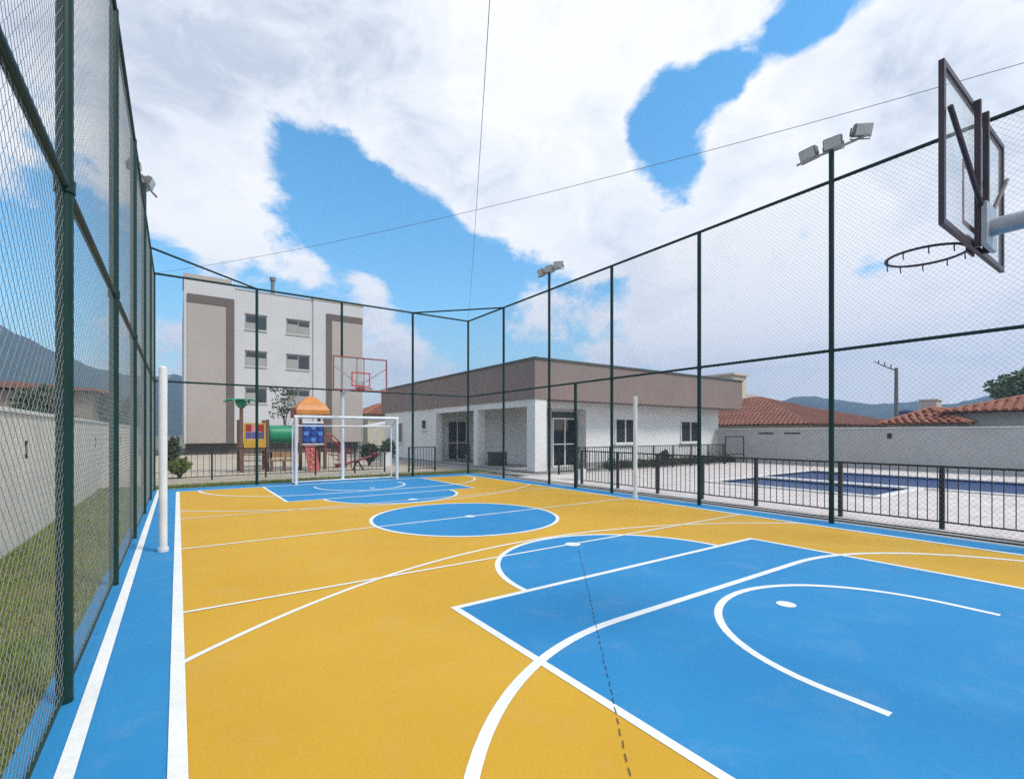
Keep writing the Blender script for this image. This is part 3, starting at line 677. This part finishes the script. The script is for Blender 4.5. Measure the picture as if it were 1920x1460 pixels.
# ------------------------------------------------------------------ apartment block
def block():
    t = thing('apartment_block', (6.7, 47, 0), 'white four storey apartment block with beige panels and brown bands', 'building')
    Y = 40.0
    box('wall', 3.5, 9.05, Y+.12, Y+16, .72, 12.15, M_BLOCKW, t)
    box('left_bay', .36, 3.5, Y, Y+16.1, .72, 12.45, M_BLOCKW, t)
    box('right_bay', 9.05, 13.06, Y, Y+16.1, .72, 12.20, M_BLOCKW, t)
    box('plinth', .6, 12.8, Y+.5, Y+15.6, -.2, .72, M_BROWN, t)
    box('parapet', .30, 3.3, Y-.04, Y+4, 12.45, 12.72, M_BEIGE, t)
    box('parapet', 9.0, 13.12, Y-.04, Y+4, 12.20, 12.45, M_BEIGE, t)
    box('parapet', 3.5, 9.0, Y+.08, Y+.3, 12.15, 12.22, M_BEIGE, t)
    box('beige_panel', .55, 2.94, Y-.05, Y-.002, .76, 10.72, M_BEIGE, t)
    box('brown_band', .55, 3.46, Y-.09, Y-.003, 10.73, 11.32, M_BROWN, t)
    box('brown_band', 2.95, 3.46, Y-.088, Y-.003, .76, 10.72, M_BROWN, t)
    box('beige_panel', 10.5, 13.02, Y-.05, Y-.002, .76, 10.72, M_BEIGE, t)
    box('brown_band', 10.06, 13.03, Y-.09, Y-.003, 10.73, 11.22, M_BROWN, t)
    box('brown_band', 10.06, 10.49, Y-.088, Y-.003, .76, 10.72, M_BROWN, t)
    tube('chimney', [(6.23,Y+1.2,12.15),(6.23,Y+1.2,13.5)], .14, mat('flue_grey', (.16,.17,.18), .5), t, 12)
    tube('chimney_cowl', [(6.23,Y+1.2,13.5),(6.23,Y+1.2,13.78)], .22, mat('flue_grey', (.16,.17,.18), .5), t, 12)
    M_BLIND = mat('roller_blind', (.36,.35,.33), .7, .05, 3)
    for r_ in range(3):
        z1 = 10.36-2.76*r_
        for (a, b) in ((4.2, 5.66), (7.07, 8.78)):
            w = MB(); yy = Y+.12
            for q in ((a,b,z1-1.08,z1-1.03),(a,b,z1-.05,z1),(a,a+.05,z1-1.03,z1-.05),(b-.05,b,z1-1.03,z1-.05),((a+b)/2-.03,(a+b)/2+.03,z1-1.03,z1-.05)):
                w.box(q[0],q[1],yy-.03,yy-.003,q[2],q[3])
            wo = w.build('window', mat('window_grey_frame', (.30,.30,.29), .5), t)
            hb = random.choice((.45,.62,.7))
            box('pane', a+.04, (a+b)/2-.02, yy-.016, yy-.004, z1-1.04, z1-.04, M_GLASS, wo)
            box('pane', (a+b)/2+.02, b-.04, yy-.016, yy-.004, z1-1.04, z1-.04, M_GLASS, wo)
            box('blind', a+.05, (a+b)/2-.03, yy-.022, yy-.017, z1-1.03, z1-1.03+hb, M_BLIND, wo)
            if (r_+int(a)) % 2: box('blind', (a+b)/2+.03, b-.05, yy-.022, yy-.017, z1-1.03, z1-1.03+.6, M_BLIND, wo)
            box('sill', a-.05, b+.05, yy-.09, yy-.003, z1-1.15, z1-1.085, M_COPING, wo)
            box('lintel_box', a-.02, b+.02, yy-.06, yy-.003, z1+.005, z1+.09, M_BROWN, wo)  # brown box projecting over the window head
block()

# ------------------------------------------------------------------ playground
M_WOOD = mat('brown_plastic_wood', (.17,.085,.055), .6, .15, 4)
M_WOODY = mat('ochre_timber', (.36,.22,.09), .7, .2, 4)
M_PGREEN = mat('green_plastic', (.01,.27,.13), .4, .08, 3)
M_PRED = mat('red_plastic', (.34,.014,.014), .4, .1, 3)
M_PBLUE = mat('blue_plastic', (.02,.07,.36), .4, .1, 3)
M_PYEL = mat('yellow_plastic', (.62,.36,.03), .4, .1, 3)
M_PORG = mat('orange_plastic', (.66,.24,.04), .45, .1, 3)
M_PVIO = mat('violet_plastic', (.10,.08,.25), .45, .1, 3)
def playset():
    t = thing('playground_set', (3.5, 21, -.04), 'colourful playground tower set with green tunnel, orange roof and plastic palm', 'playground set')
    g = -.038; Yf, Yb = 20.6, 21.6
    for x in (2.02, 2.93):
        for y in (Yf, Yb): box('post', x-.06, x+.06, y-.06, y+.06, g, 2.5 if (x < 2.5 and y == Yf) else 2.0, M_WOOD, t, .01)
    box('deck', 2.02, 2.93, Yf, Yb, .80, .86, M_WOODY, t)
    # activity panel of coloured tiles
    pn = MB(); x0, x1, z0, z1, y = 2.10, 2.86, .90, 1.86, Yf-.03
    for q in ((x0,x1,z0,z0+.06),(x0,x1,z1-.06,z1),(x0,x0+.06,z0+.06,z1-.06),(x1-.06,x1,z0+.06,z1-.06)): pn.box(q[0],q[1],y-.03,y+.03,q[2],q[3])
    p = pn.build('activity_panel', M_PYEL, t)
    cols = [[M_PYEL]*3, [M_PVIO]*3, [M_PRED, mat('pink_plastic', (.6,.25,.25), .5), M_PRED]]
    for j in range(3):
        for i in range(3):
            cw = (x1-x0-.12)/3; chh = (z1-z0-.12)/3
            box('tile', x0+.065+i*cw, x0+.055+(i+1)*cw, y-.02, y+.02, z0+.065+j*chh, z0+.055+(j+1)*chh, cols[j][i], p)
    # plastic palm on the tall post
    pl = tube('palm_trunk', [(2.02,Yf,2.5),(2.02,Yf,2.62)], .08, M_WOOD, t)
    for k in range(8):
        a = 2*math.pi*k/8+.2; d = Vector((math.cos(a), math.sin(a), 0)); w = Vector((-d.y, d.x, 0)); m = MB(); vs = []
        for i in range(7):
            u = i/6; c = Vector((2.02, Yf, 2.62))+d*(.62*u)+Vector((0,0,.20*math.sin(u*2.3)-.10*u*u)); ww = .11*math.sin(math.pi*(.15+.8*u))+.01
            vs += [c+w*ww+Vector((0,0,-.03)), c, c-w*ww+Vector((0,0,-.03))]
        fs = []
        for i in range(6): fs += [(3*i,3*i+1,3*i+4,3*i+3),(3*i+1,3*i+2,3*i+5,3*i+4)]
        m.add(vs, fs); o = m.build('palm_leaf', M_PGREEN, t, True); so = o.modifiers.new('s','SOLIDIFY'); so.thickness = .015
    tube('palm_heart', [(2.02,Yf,2.42),(2.02,Yf,2.55),(2.02,Yf,2.72),(2.02,Yf,2.78)], [.08,.2,.17,.03], M_PGREEN, t, 12)
    # tunnel
    tu = MB().tube([(2.98+i*.106, Yf+.42, 1.42) for i in range(11)], [.36+.012*(i % 2) for i in range(11)], 20, caps=False).build('tunnel', M_PGREEN, t, True)
    so = tu.modifiers.new('s','SOLIDIFY'); so.thickness = .03
    # roofed tower
    for x in (4.15, 5.12):
        for y in (Yf, Yb): box('post', x-.06, x+.06, y-.06, y+.06, g, 2.28, M_WOOD, t, .01)
    box('deck', 4.1, 5.17, Yf, Yb, .92, .98, M_WOODY, t)
    e = .12; a0, a1, b0, b1 = 4.1-e, 5.17+e, Yf-e, Yb+e; c = (4.64, (Yf+Yb)/2)
    def roofring(z, k): return [(c[0]+(x-c[0])*k, c[1]+(y-c[1])*k, z) for x, y in ((a0,b0),(a1,b0),(a1,b1),(a0,b1))]
    rg = roofring(2.24,1)+roofring(2.42,1.0)+roofring(2.62,.82)+roofring(2.92,.35)+roofring(3.03,.06)
    m = MB().add(rg, [(3,2,1,0),(16,17,18,19)]+[(k*4+i, k*4+(i+1)%4, k*4+4+(i+1)%4, k*4+4+i) for k in range(4) for i in range(4)])
    m.build('roof', M_PORG, t)
    box('gable_board', a0-.02, a0-.002, b0+.1, b1-.1, 2.10, 2.5, M_PRED, t)
    box('blue_panel', 4.22, 5.06, Yf-.03, Yf+.03, 1.04, 1.86, M_PBLUE, t, .01)
    for i in range(3):
        for j in range(3):
            x = 4.36+i*.28; z = 1.19+j*.26
            tube('cylinder_tile', [(x,Yf-.09,z),(x,Yf-.032,z)], .10, mat('light_blue_plastic', (.10,.25,.62), .4) if (i+j) % 2 else M_PBLUE, t, 10)
    for (q0, q1, z0, z1) in ((4.22,5.06,1.87,1.95),(4.22,5.06,.985,1.035)): box('white_trim', q0, q1, Yf-.05, Yf+.04, z0, z1, M_WHITE, t)
    # red climbing wall leaning on the tower
    cw = MB().add([(4.28,Yf-.85,g),(4.72,Yf-.85,g),(4.72,Yf-.08,.94),(4.28,Yf-.08,.94),(4.28,Yf-.92,g),(4.72,Yf-.92,g),(4.72,Yf-.15,.96),(4.28,Yf-.15,.96)], [(0,1,2,3),(7,6,5,4),(0,4,5,1),(1,5,6,2),(2,6,7,3),(3,7,4,0)]).build('climbing_wall', M_PRED, t)
    for k in range(9):
        u = .12+.8*k/9; x = 4.37+.26*((k*37) % 10)/10
        MB().tube([(x,Yf-.92+.77*u-.01,g+u),(x,Yf-.92+.77*u-.06,g+u+.03)], [.04,.025], 7).build('foothold', M_PORG if k % 2 else M_PYEL, cw)
    # stair with red handrails to the right
    for i in range(4): box('step', 5.22+.26*i, 5.44+.26*i, Yf+.15, Yb-.15, .74-.23*i, .78-.23*i, M_WOODY, t)
    for y in (Yf+.1, Yb-.1):
        tube('handrail', [(5.15,y,1.45),(5.4,y,1.42),(6.25,y,.62),(6.25,y,g)], .028, M_PRED, t, 8)
        for i in range(3): tube('handrail_post', [(5.42+.28*i,y,.5-.2*i),(5.42+.28*i,y,1.38-.26*i)], .018, M_PRED, t, 6)
    # low balance beams in front
    for x in (3.05, 3.5, 3.95): box('beam_post', x-.05, x+.05, Yf-.25, Yf-.15, g, .34, M_WOOD, t, .01)
    box('balance_beam', 2.9, 4.05, Yf-.27, Yf-.13, .34, .44, M_WOODY, t, .01)
    box('bench_back', 2.98, 3.98, Yf-.12, Yf-.08, .5, .72, M_WOODY, t)
    for x in (3.05, 3.95): box('bench_post', x-.03, x+.03, Yf-.12, Yf-.06, g, .72, M_WOOD, t)
    # ladder under the first tower
    for i in range(3): tube('rung', [(2.08,Yf-.02,.18+.22*i),(2.88,Yf-.02,.18+.22*i)], .022, M_WOOD, t, 8)
playset()
def seesaw():
    x, y = 6.1, 19.3; t = thing('seesaw', (x, y, -.04), 'dark red seesaw on the sand right of the playground towers', 'seesaw')
    M = mat('dark_red_plastic', (.22,.03,.035), .5)
    MB().tube([(x-.9,y,.12),(x,y,.36),(x+.9,y,.60)], .05, 8).build('plank', M, t, True)
    for s in (-1, 1): tube('stand', [(x+s*.22,y,-.04),(x,y,.34)], .035, M_BLACK, t, 8)
    for s, z in ((-.75,.16),(.75,.56)):
        box('seat', x+s-.16, x+s+.16, y-.13, y+.13, z+.03, z+.09, M, t, .015)
        tube('handle', [(x+s*.66,y-.12,z+.28),(x+s*.66,y+.12,z+.28)], .016, M, t, 6); tube('handle_post', [(x+s*.66,y,z),(x+s*.66,y,z+.28)], .016, M, t, 6)
seesaw()

# ------------------------------------------------------------------ plants and trees
def shrub(name, x, y, g, h, w, n, m, lab, size=.07, stem=True, cat='shrub', group=None):
    t = thing(name, (x, y, g), lab, cat, group)
    def fn():
        while True:
            p = np.random.uniform(-1, 1, 3)
            if p.dot(p) < 1: break
        k = .75+.35*mnoise.noise(Vector((p[0]*2.2+x, p[1]*2.2, p[2]*2.2)))
        return (x+p[0]*w*k, y+p[1]*w*k, g+h*.56+p[2]*h*.46*k)
    leaf_obj('foliage', leaf_cloud(n, fn, size), m, t)
    for k in range(5):
        a = 2*math.pi*k/5; MB().tube([(x,y,g-.02),(x+.3*w*math.cos(a),y+.3*w*math.sin(a),g+h*.35),(x+.6*w*math.cos(a),y+.6*w*math.sin(a),g+h*.7)], [.03,.02,.008], 6).build('stem', M_BARK, t)
def tree(name, x, y, g, h, cr, n, m, lab, size=.22, trunk=.16, group=None, crown_h=.6):
    t = thing(name, (x, y, g), lab, 'tree', group)
    tr = MB().tube([(x,y,g-.1),(x+.1,y,g+h*.25),(x-.05,y+.1,g+h*.5),(x,y,g+h*.8)], [trunk,trunk*.8,trunk*.55,trunk*.2], 8).build('trunk', M_BARK, t, True)
    cl = []
    for k in range(16):
        a = random.uniform(0, 6.28); r_ = cr*random.uniform(.15,.75); z = g+h*(1-crown_h)+h*crown_h*random.uniform(.12,.9)
        c = (x+r_*math.cos(a), y+r_*math.sin(a), z); cl.append((c, cr*random.uniform(.28,.5)))
        if k < 8: MB().tube([(x,y,g+h*random.uniform(.3,.55)), ((x+c[0])/2,(y+c[1])/2,(c[2]+g+h*.5)/2), c], [trunk*.35,trunk*.22,.015], 6).build('limb', M_BARK, tr)
    def fn():
        c, q = random.choice(cl); p = np.random.normal(size=3); p /= np.linalg.norm(p); p *= q*random.uniform(.5,1)**.5
        return (c[0]+p[0], c[1]+p[1], c[2]+p[2]*.7)
    leaf_obj('crown', leaf_cloud(n, fn, size), m, t)
shrub('shrub', .05, 19.0, -.04, .75, .42, 1400, M_LEAFY, 'yellow-green leafy shrub by the corner of the far fence', .06)
shrub('shrub', -.15, 21.5, -.04, 1.5, .32, 700, M_LEAFD, 'dark upright shrub beside the apartment block corner', .09)
def spiky(x, y, g, h, n, lab):
    t = thing('potted_plant', (x, y, g), lab, 'plant')
    MB().tube([(x,y,g),(x,y,g+.34)], [.15,.2], 12).build('pot', M_WHITE, t, True)
    for k in range(n):
        a = random.uniform(0,6.28); l = h*random.uniform(.6,1); d = Vector((math.cos(a), math.sin(a), 0)); w = Vector((-d.y,d.x,0))*.03; vs = []
        for i in range(5):
            u = i/4; c = Vector((x,y,g+.3))+d*(l*.55*u)+Vector((0,0,l*(u-.38*u*u))); vs += [c+w*(1-u*.95), c-w*(1-u*.95)]
        MB().add(vs, [(2*i,2*i+1,2*i+3,2*i+2) for i in range(4)]).build('leaf', M_LEAFD, t)
spiky(10.45, 10.9, 0, .9, 14, 'spiky dark plant in a white pot beside the clubhouse door')
shrub('shrub', 7.3, 21.4, -.04, 1.15, .5, 1200, M_LEAFD, 'dark leafy shrub behind the right goal post', .08)
shrub('shrub', 8.6, 22.4, -.04, 1.3, .5, 1200, M_LEAFD, 'taller dark shrub beside the clubhouse wing', .08)
pb = thing('planter', (7.9, 20.9, -.04), 'white square planter box behind the right goal post', 'planter')
box('tub', 7.7, 8.12, 20.7, 21.1, -.04, .62, M_WHITE, pb, .02); leaf_obj('foliage', leaf_cloud(300, lambda: (random.gauss(7.9,.14), random.gauss(20.9,.14), .62+abs(random.gauss(0,.16))), .07), M_LEAFD, pb)
shrub('bush', 17.9, 13.3, 0, .8, .28, 500, M_LEAFD, 'dark bush below the clubhouse windows behind the railing', .06)
tree('young_tree', 5.2, 30, -.05, 4.3, .95, 420, M_LEAFD, 'slender young tree with sparse leaves in front of the apartment block', .10, .05, crown_h=.45)

# lawn grass blades along the left fence
def grass(name, n, xr, yfn, z, hgt, lab, k=None):
    x = np.random.uniform(xr[0], xr[1], n); y = yfn(n); a = np.random.uniform(0, 6.28, n); h = hgt*np.random.uniform(.5, 1.2, n); w = .0045*np.random.uniform(.7,1.4,n)*(1+np.maximum(0,(y-4))*.18)
    lean = np.random.uniform(0,.6,n)*h; la = np.random.uniform(0,6.28,n)
    V = np.empty((n,3,3)); V[:,0] = np.stack([x-np.cos(a)*w, y-np.sin(a)*w, np.full(n,z)],1); V[:,1] = np.stack([x+np.cos(a)*w, y+np.sin(a)*w, np.full(n,z)],1); V[:,2] = np.stack([x+np.cos(la)*lean, y+np.sin(la)*lean, z+h],1)
    c = V.reshape(-1,3).mean(0); me = bpy.data.meshes.new(name); me.vertices.add(n*3); me.vertices.foreach_set('co', (V-c).ravel()); me.loops.add(n*3); me.loops.foreach_set('vertex_index', np.arange(n*3,dtype=np.int32)); me.polygons.add(n); me.polygons.foreach_set('loop_start', np.arange(0,n*3,3,dtype=np.int32)); me.materials.append(M_BLADE); me.update(calc_edges=True)
    o = bpy.data.objects.new(name, me); COL.objects.link(o); place(o, tuple(c), None); tag(o, lab, 'grass', kind='stuff')
grass('grass', 90000, (-1.71,-.63), lambda n: 1.0+14*np.random.beta(1,2.2,n), -.035, .055, 'short green grass growing between the left fence and the wall')
grass('grass', 12000, (-3,10), lambda n: np.random.uniform(15.15,16.5,n), -.035, .06, 'strip of grass behind the far fence')

# ------------------------------------------------------------------ neighbouring houses
def slope(mb, bl, br, tr, tl, rows, sp):
    bl, br, tr, tl = map(Vector, (bl, br, tr, tl)); up = ((tr+tl)/2-(br+bl)/2); dirn = up.normalized(); nrm = (br-bl).cross(dirn).normalized()
    if nrm.z < 0: nrm = -nrm
    side = dirn.cross(nrm); rl = up.length/rows
    for j in range(rows):
        v = (j+.5)/rows; a = bl.lerp(tl, v); b = br.lerp(tr, v); n = max(1, int((b-a).length/sp))
        for i in range(n):
            c = a.lerp(b, (i+.5)/n); r0, r1 = sp*.40*random.uniform(.95,1.05), sp*.33; vs = []
            for s_, rr in ((-1, r0), (1, r1)):
                o = c+dirn*(s_*rl*.56)+nrm*(.012 if s_ < 0 else -.005)
                for k in range(4):
                    an = math.pi*k/3; vs.append(o+side*math.cos(an)*rr+nrm*math.sin(an)*rr)
            mb.add(vs, [(0,1,5,4),(1,2,6,5),(2,3,7,6),(0,3,2,1)])
def hip_house(name, x0, x1, y0, y1, ez, rz, inset, lab, wallm, tm, sp=.3, rows=14, g=-.3):
    t = thing(name, ((x0+x1)/2, (y0+y1)/2, g), lab, 'house', 'houses beyond the walls')
    o = .5
    box('wall', x0+o, x1-o, y0+o, y1-o, g, ez-.05, wallm, t)
    cx, cy = (x0+x1)/2, (y0+y1)/2
    if x1-x0 > y1-y0: r0, r1 = (x0+inset, cy, rz), (x1-inset, cy, rz)
    else: r0, r1 = (cx, y0+inset, rz), (cx, y1-inset, rz)
    A, B, C_, D_ = (x0,y0,ez),(x1,y0,ez),(x1,y1,ez),(x0,y1,ez)
    if x1-x0 > y1-y0: faces = [(A,B,r1,r0),(B,C_,r1,r1),(C_,D_,r0,r1),(D_,A,r0,r0)]
    else: faces = [(A,B,r0,r0),(B,C_,r1,r0),(C_,D_,r1,r1),(D_,A,r0,r1)]
    ps = [A,B,C_,D_,r0,r1]
    base = MB(); 
    for f in faces:
        q = [f[0],f[1],f[2]] + ([f[3]] if f[3] != f[2] else []); base.add([(p[0],p[1],p[2]-.03) for p in q], [tuple(range(len(q)))])
    base.add([A,D_,C_,B], [(0,1,2,3)])
    rf = base.build('roof', tm, t)
    tm_ = MB()
    for f in faces: slope(tm_, f[0], f[1], f[2], f[3], rows, sp)
    tag(tm_.build('tile', tm, rf), kind='stuff')
    rd = MB().tube([r0, r1], .11, 8); 
    for a, b in ((A,r0),(B,r1 if x1-x0 > y1-y0 else r0),(C_,r1),(D_,r0 if x1-x0 > y1-y0 else r1)): rd.tube([a, b], .10, 6)
    rd.build('ridge_tile', tm, rf, True)
    return t
M_HW1 = mat('house_cream_wall', (.55,.50,.40), .9, .08, 1); M_HW2 = mat('house_grey_wall', (.38,.39,.40), .9, .08, 1)
M_HW3 = mat('house_brown_wall', (.30,.24,.20), .9, .12, 1)
hip_house('neighbour_house', 36, 52, 15, 31, 2.1, 4.7, 7.5, 'house with a broad brown tiled hip roof right of the clubhouse', M_HW1, M_TILE, .34, 16)
hip_house('neighbour_house', 52, 66, 17, 30, 2.2, 4.0, 6, 'long low red tiled house beside the utility pole', M_HW1, M_TILE, .34, 12)
hip_house('neighbour_house', 31, 45, -1.5, 7.2, 2.5, 3.75, 4, 'house with an orange tiled roof and grey wall at the right edge', M_HW2, M_TILE2, .32, 14)
hip_house('neighbour_house', 30.5, 38, 6.0, 9.5, 1.95, 2.75, 1.6, 'small lean-to with orange roof tiles just above the grey wall', M_HW2, M_TILE2, .30, 8)
hip_house('neighbour_house', -16, -3.3, 33, 43, 3.7, 4.3, 4, 'long low house with a thin red roof behind the left boundary wall', M_HW3, M_TILE, .34, 10)
hip_house('neighbour_house', 17.2, 23.5, 52, 60, 3.6, 5.0, 3, 'small red roofed house between the apartment block and the clubhouse', M_HW1, M_TILE2, .34, 9)
# white carport roof next to it
cp = thing('carport', (13.2, 33, -.04), 'small white sloping carport roof behind the goal, left of the clubhouse', 'carport')
MB().add([(11.2,32,2.0),(14.4,32,2.6),(14.4,35,2.6),(11.2,35,2.0),(11.2,32,1.9),(14.4,32,2.5),(14.4,35,2.5),(11.2,35,1.9)], [(0,1,2,3),(7,6,5,4),(0,4,5,1),(1,5,6,2),(2,6,7,3),(3,7,4,0)]).build('roof', M_WHITE, cp)
for x, z in ((11.3,1.91),(14.3,2.47)):
    for y in (32.1, 34.9): tube('post', [(x,y,-.04),(x,y,z)], .04, M_WHITE, cp, 8)
# cream water tower house behind the clubhouse
wt = thing('water_tank_house', (44, 25, 0), 'cream rendered rooftop tank block rising behind the clubhouse roof', 'building')
M_CREAM = mat('cream_render', (.62,.57,.44), .9, .05, 1)
box('tank_block', 42.2, 44.4, 24, 26.5, -.3, 6.8, M_CREAM, wt); box('top_slab', 42.0, 44.6, 23.8, 26.7, 6.8, 7.0, M_CREAM, wt)
box('lower_block', 44.4, 46.5, 24.1, 26.4, -.3, 5.2, mat('pink_render', (.60,.50,.45), .9, .05, 1), wt)
# pink tower and blue tank among the far roofs
tw = thing('rooftop_tower', (50, 12, 0), 'pale pink stair tower with a dark blue water tank among the far roofs', 'building')
box('tower', 51.8, 53.2, 12.2, 13.3, -.3, 4.2, mat('pale_pink_render', (.60,.48,.44), .9, .05, 1), tw); box('roof_slab', 51.7, 53.3, 12.1, 13.4, 4.2, 4.3, M_COPING, tw)
tube('water_tank', [(51,13.9,2.3),(51,13.9,3.3),(51,13.9,3.5)], [.6,.65,.3], mat('blue_tank', (.02,.05,.16), .5), tw, 16)
box('tank_base', 50.2, 51.7, 13.35, 15.2, -.3, 2.3, M_HW3, tw)
# utility pole
up = thing('utility_pole', (40.5, 11.6, -.3), 'concrete utility pole with a short crossarm against the hills', 'utility pole')
M_POLE = mat('pole_concrete', (.17,.17,.17), .85, .1, 3)
tube('pole', [(40.5,11.6,-.3),(40.5,11.6,5.9)], [.14,.10], M_POLE, up, 10)
tube('crossarm', [(40.5,11.6,5.7),(40.15,12.3,6.15)], .04, M_POLE, up, 6)
tube('crossarm', [(40.2,12.2,6.05),(39.95,12.7,6.45)], .03, M_POLE, up, 6)
for k in range(3):
    p = Vector((40.5,11.6,5.75)).lerp(Vector((40.0,12.6,6.3)), .25+.3*k); tube('insulator', [tuple(p), (p.x,p.y,p.z+.28)], .035, M_POLE, up, 6)
# trees
tree('tree', 52, 7.4, -.3, 6.3, 2.3, 2600, M_LEAF, 'green tree rising behind the orange roof at the right edge', .20)
tree('tree', 60, 8.5, -.3, 4.2, 2.6, 1600, M_LEAFD, 'dark tree beyond the small orange lean-to roof', .24)
tree('tree', -4.6, 27, -.3, 3.6, 1.3, 1500, M_LEAFD, 'dark leafy tree behind the left wall, nearer the camera', .14, group='trees behind the left wall')
tree('tree', -2.9, 36, -.3, 4.2, 1.6, 1800, M_LEAFD, 'dark leafy tree behind the left wall beside the red roofed house', .16, group='trees behind the left wall')

# ------------------------------------------------------------------ air
hz = box('haze', -960, 960, -120, 960, -1.4, 130, None); tag(hz, 'thin pale haze in the air over the whole place', 'haze', kind='stuff')
hm = bpy.data.materials.new('haze_air'); hm.use_nodes = True; nt = hm.node_tree; nt.nodes.clear()
pv = nt.nodes.new('ShaderNodeVolumePrincipled'); pv.inputs['Color'].default_value = (.36,.58,1.0,1); pv.inputs['Density'].default_value = .0010; pv.inputs['Anisotropy'].default_value = .2
ou = nt.nodes.new('ShaderNodeOutputMaterial'); nt.links.new(pv.outputs[0], ou.inputs['Volume']); hz.data.materials.append(hm)
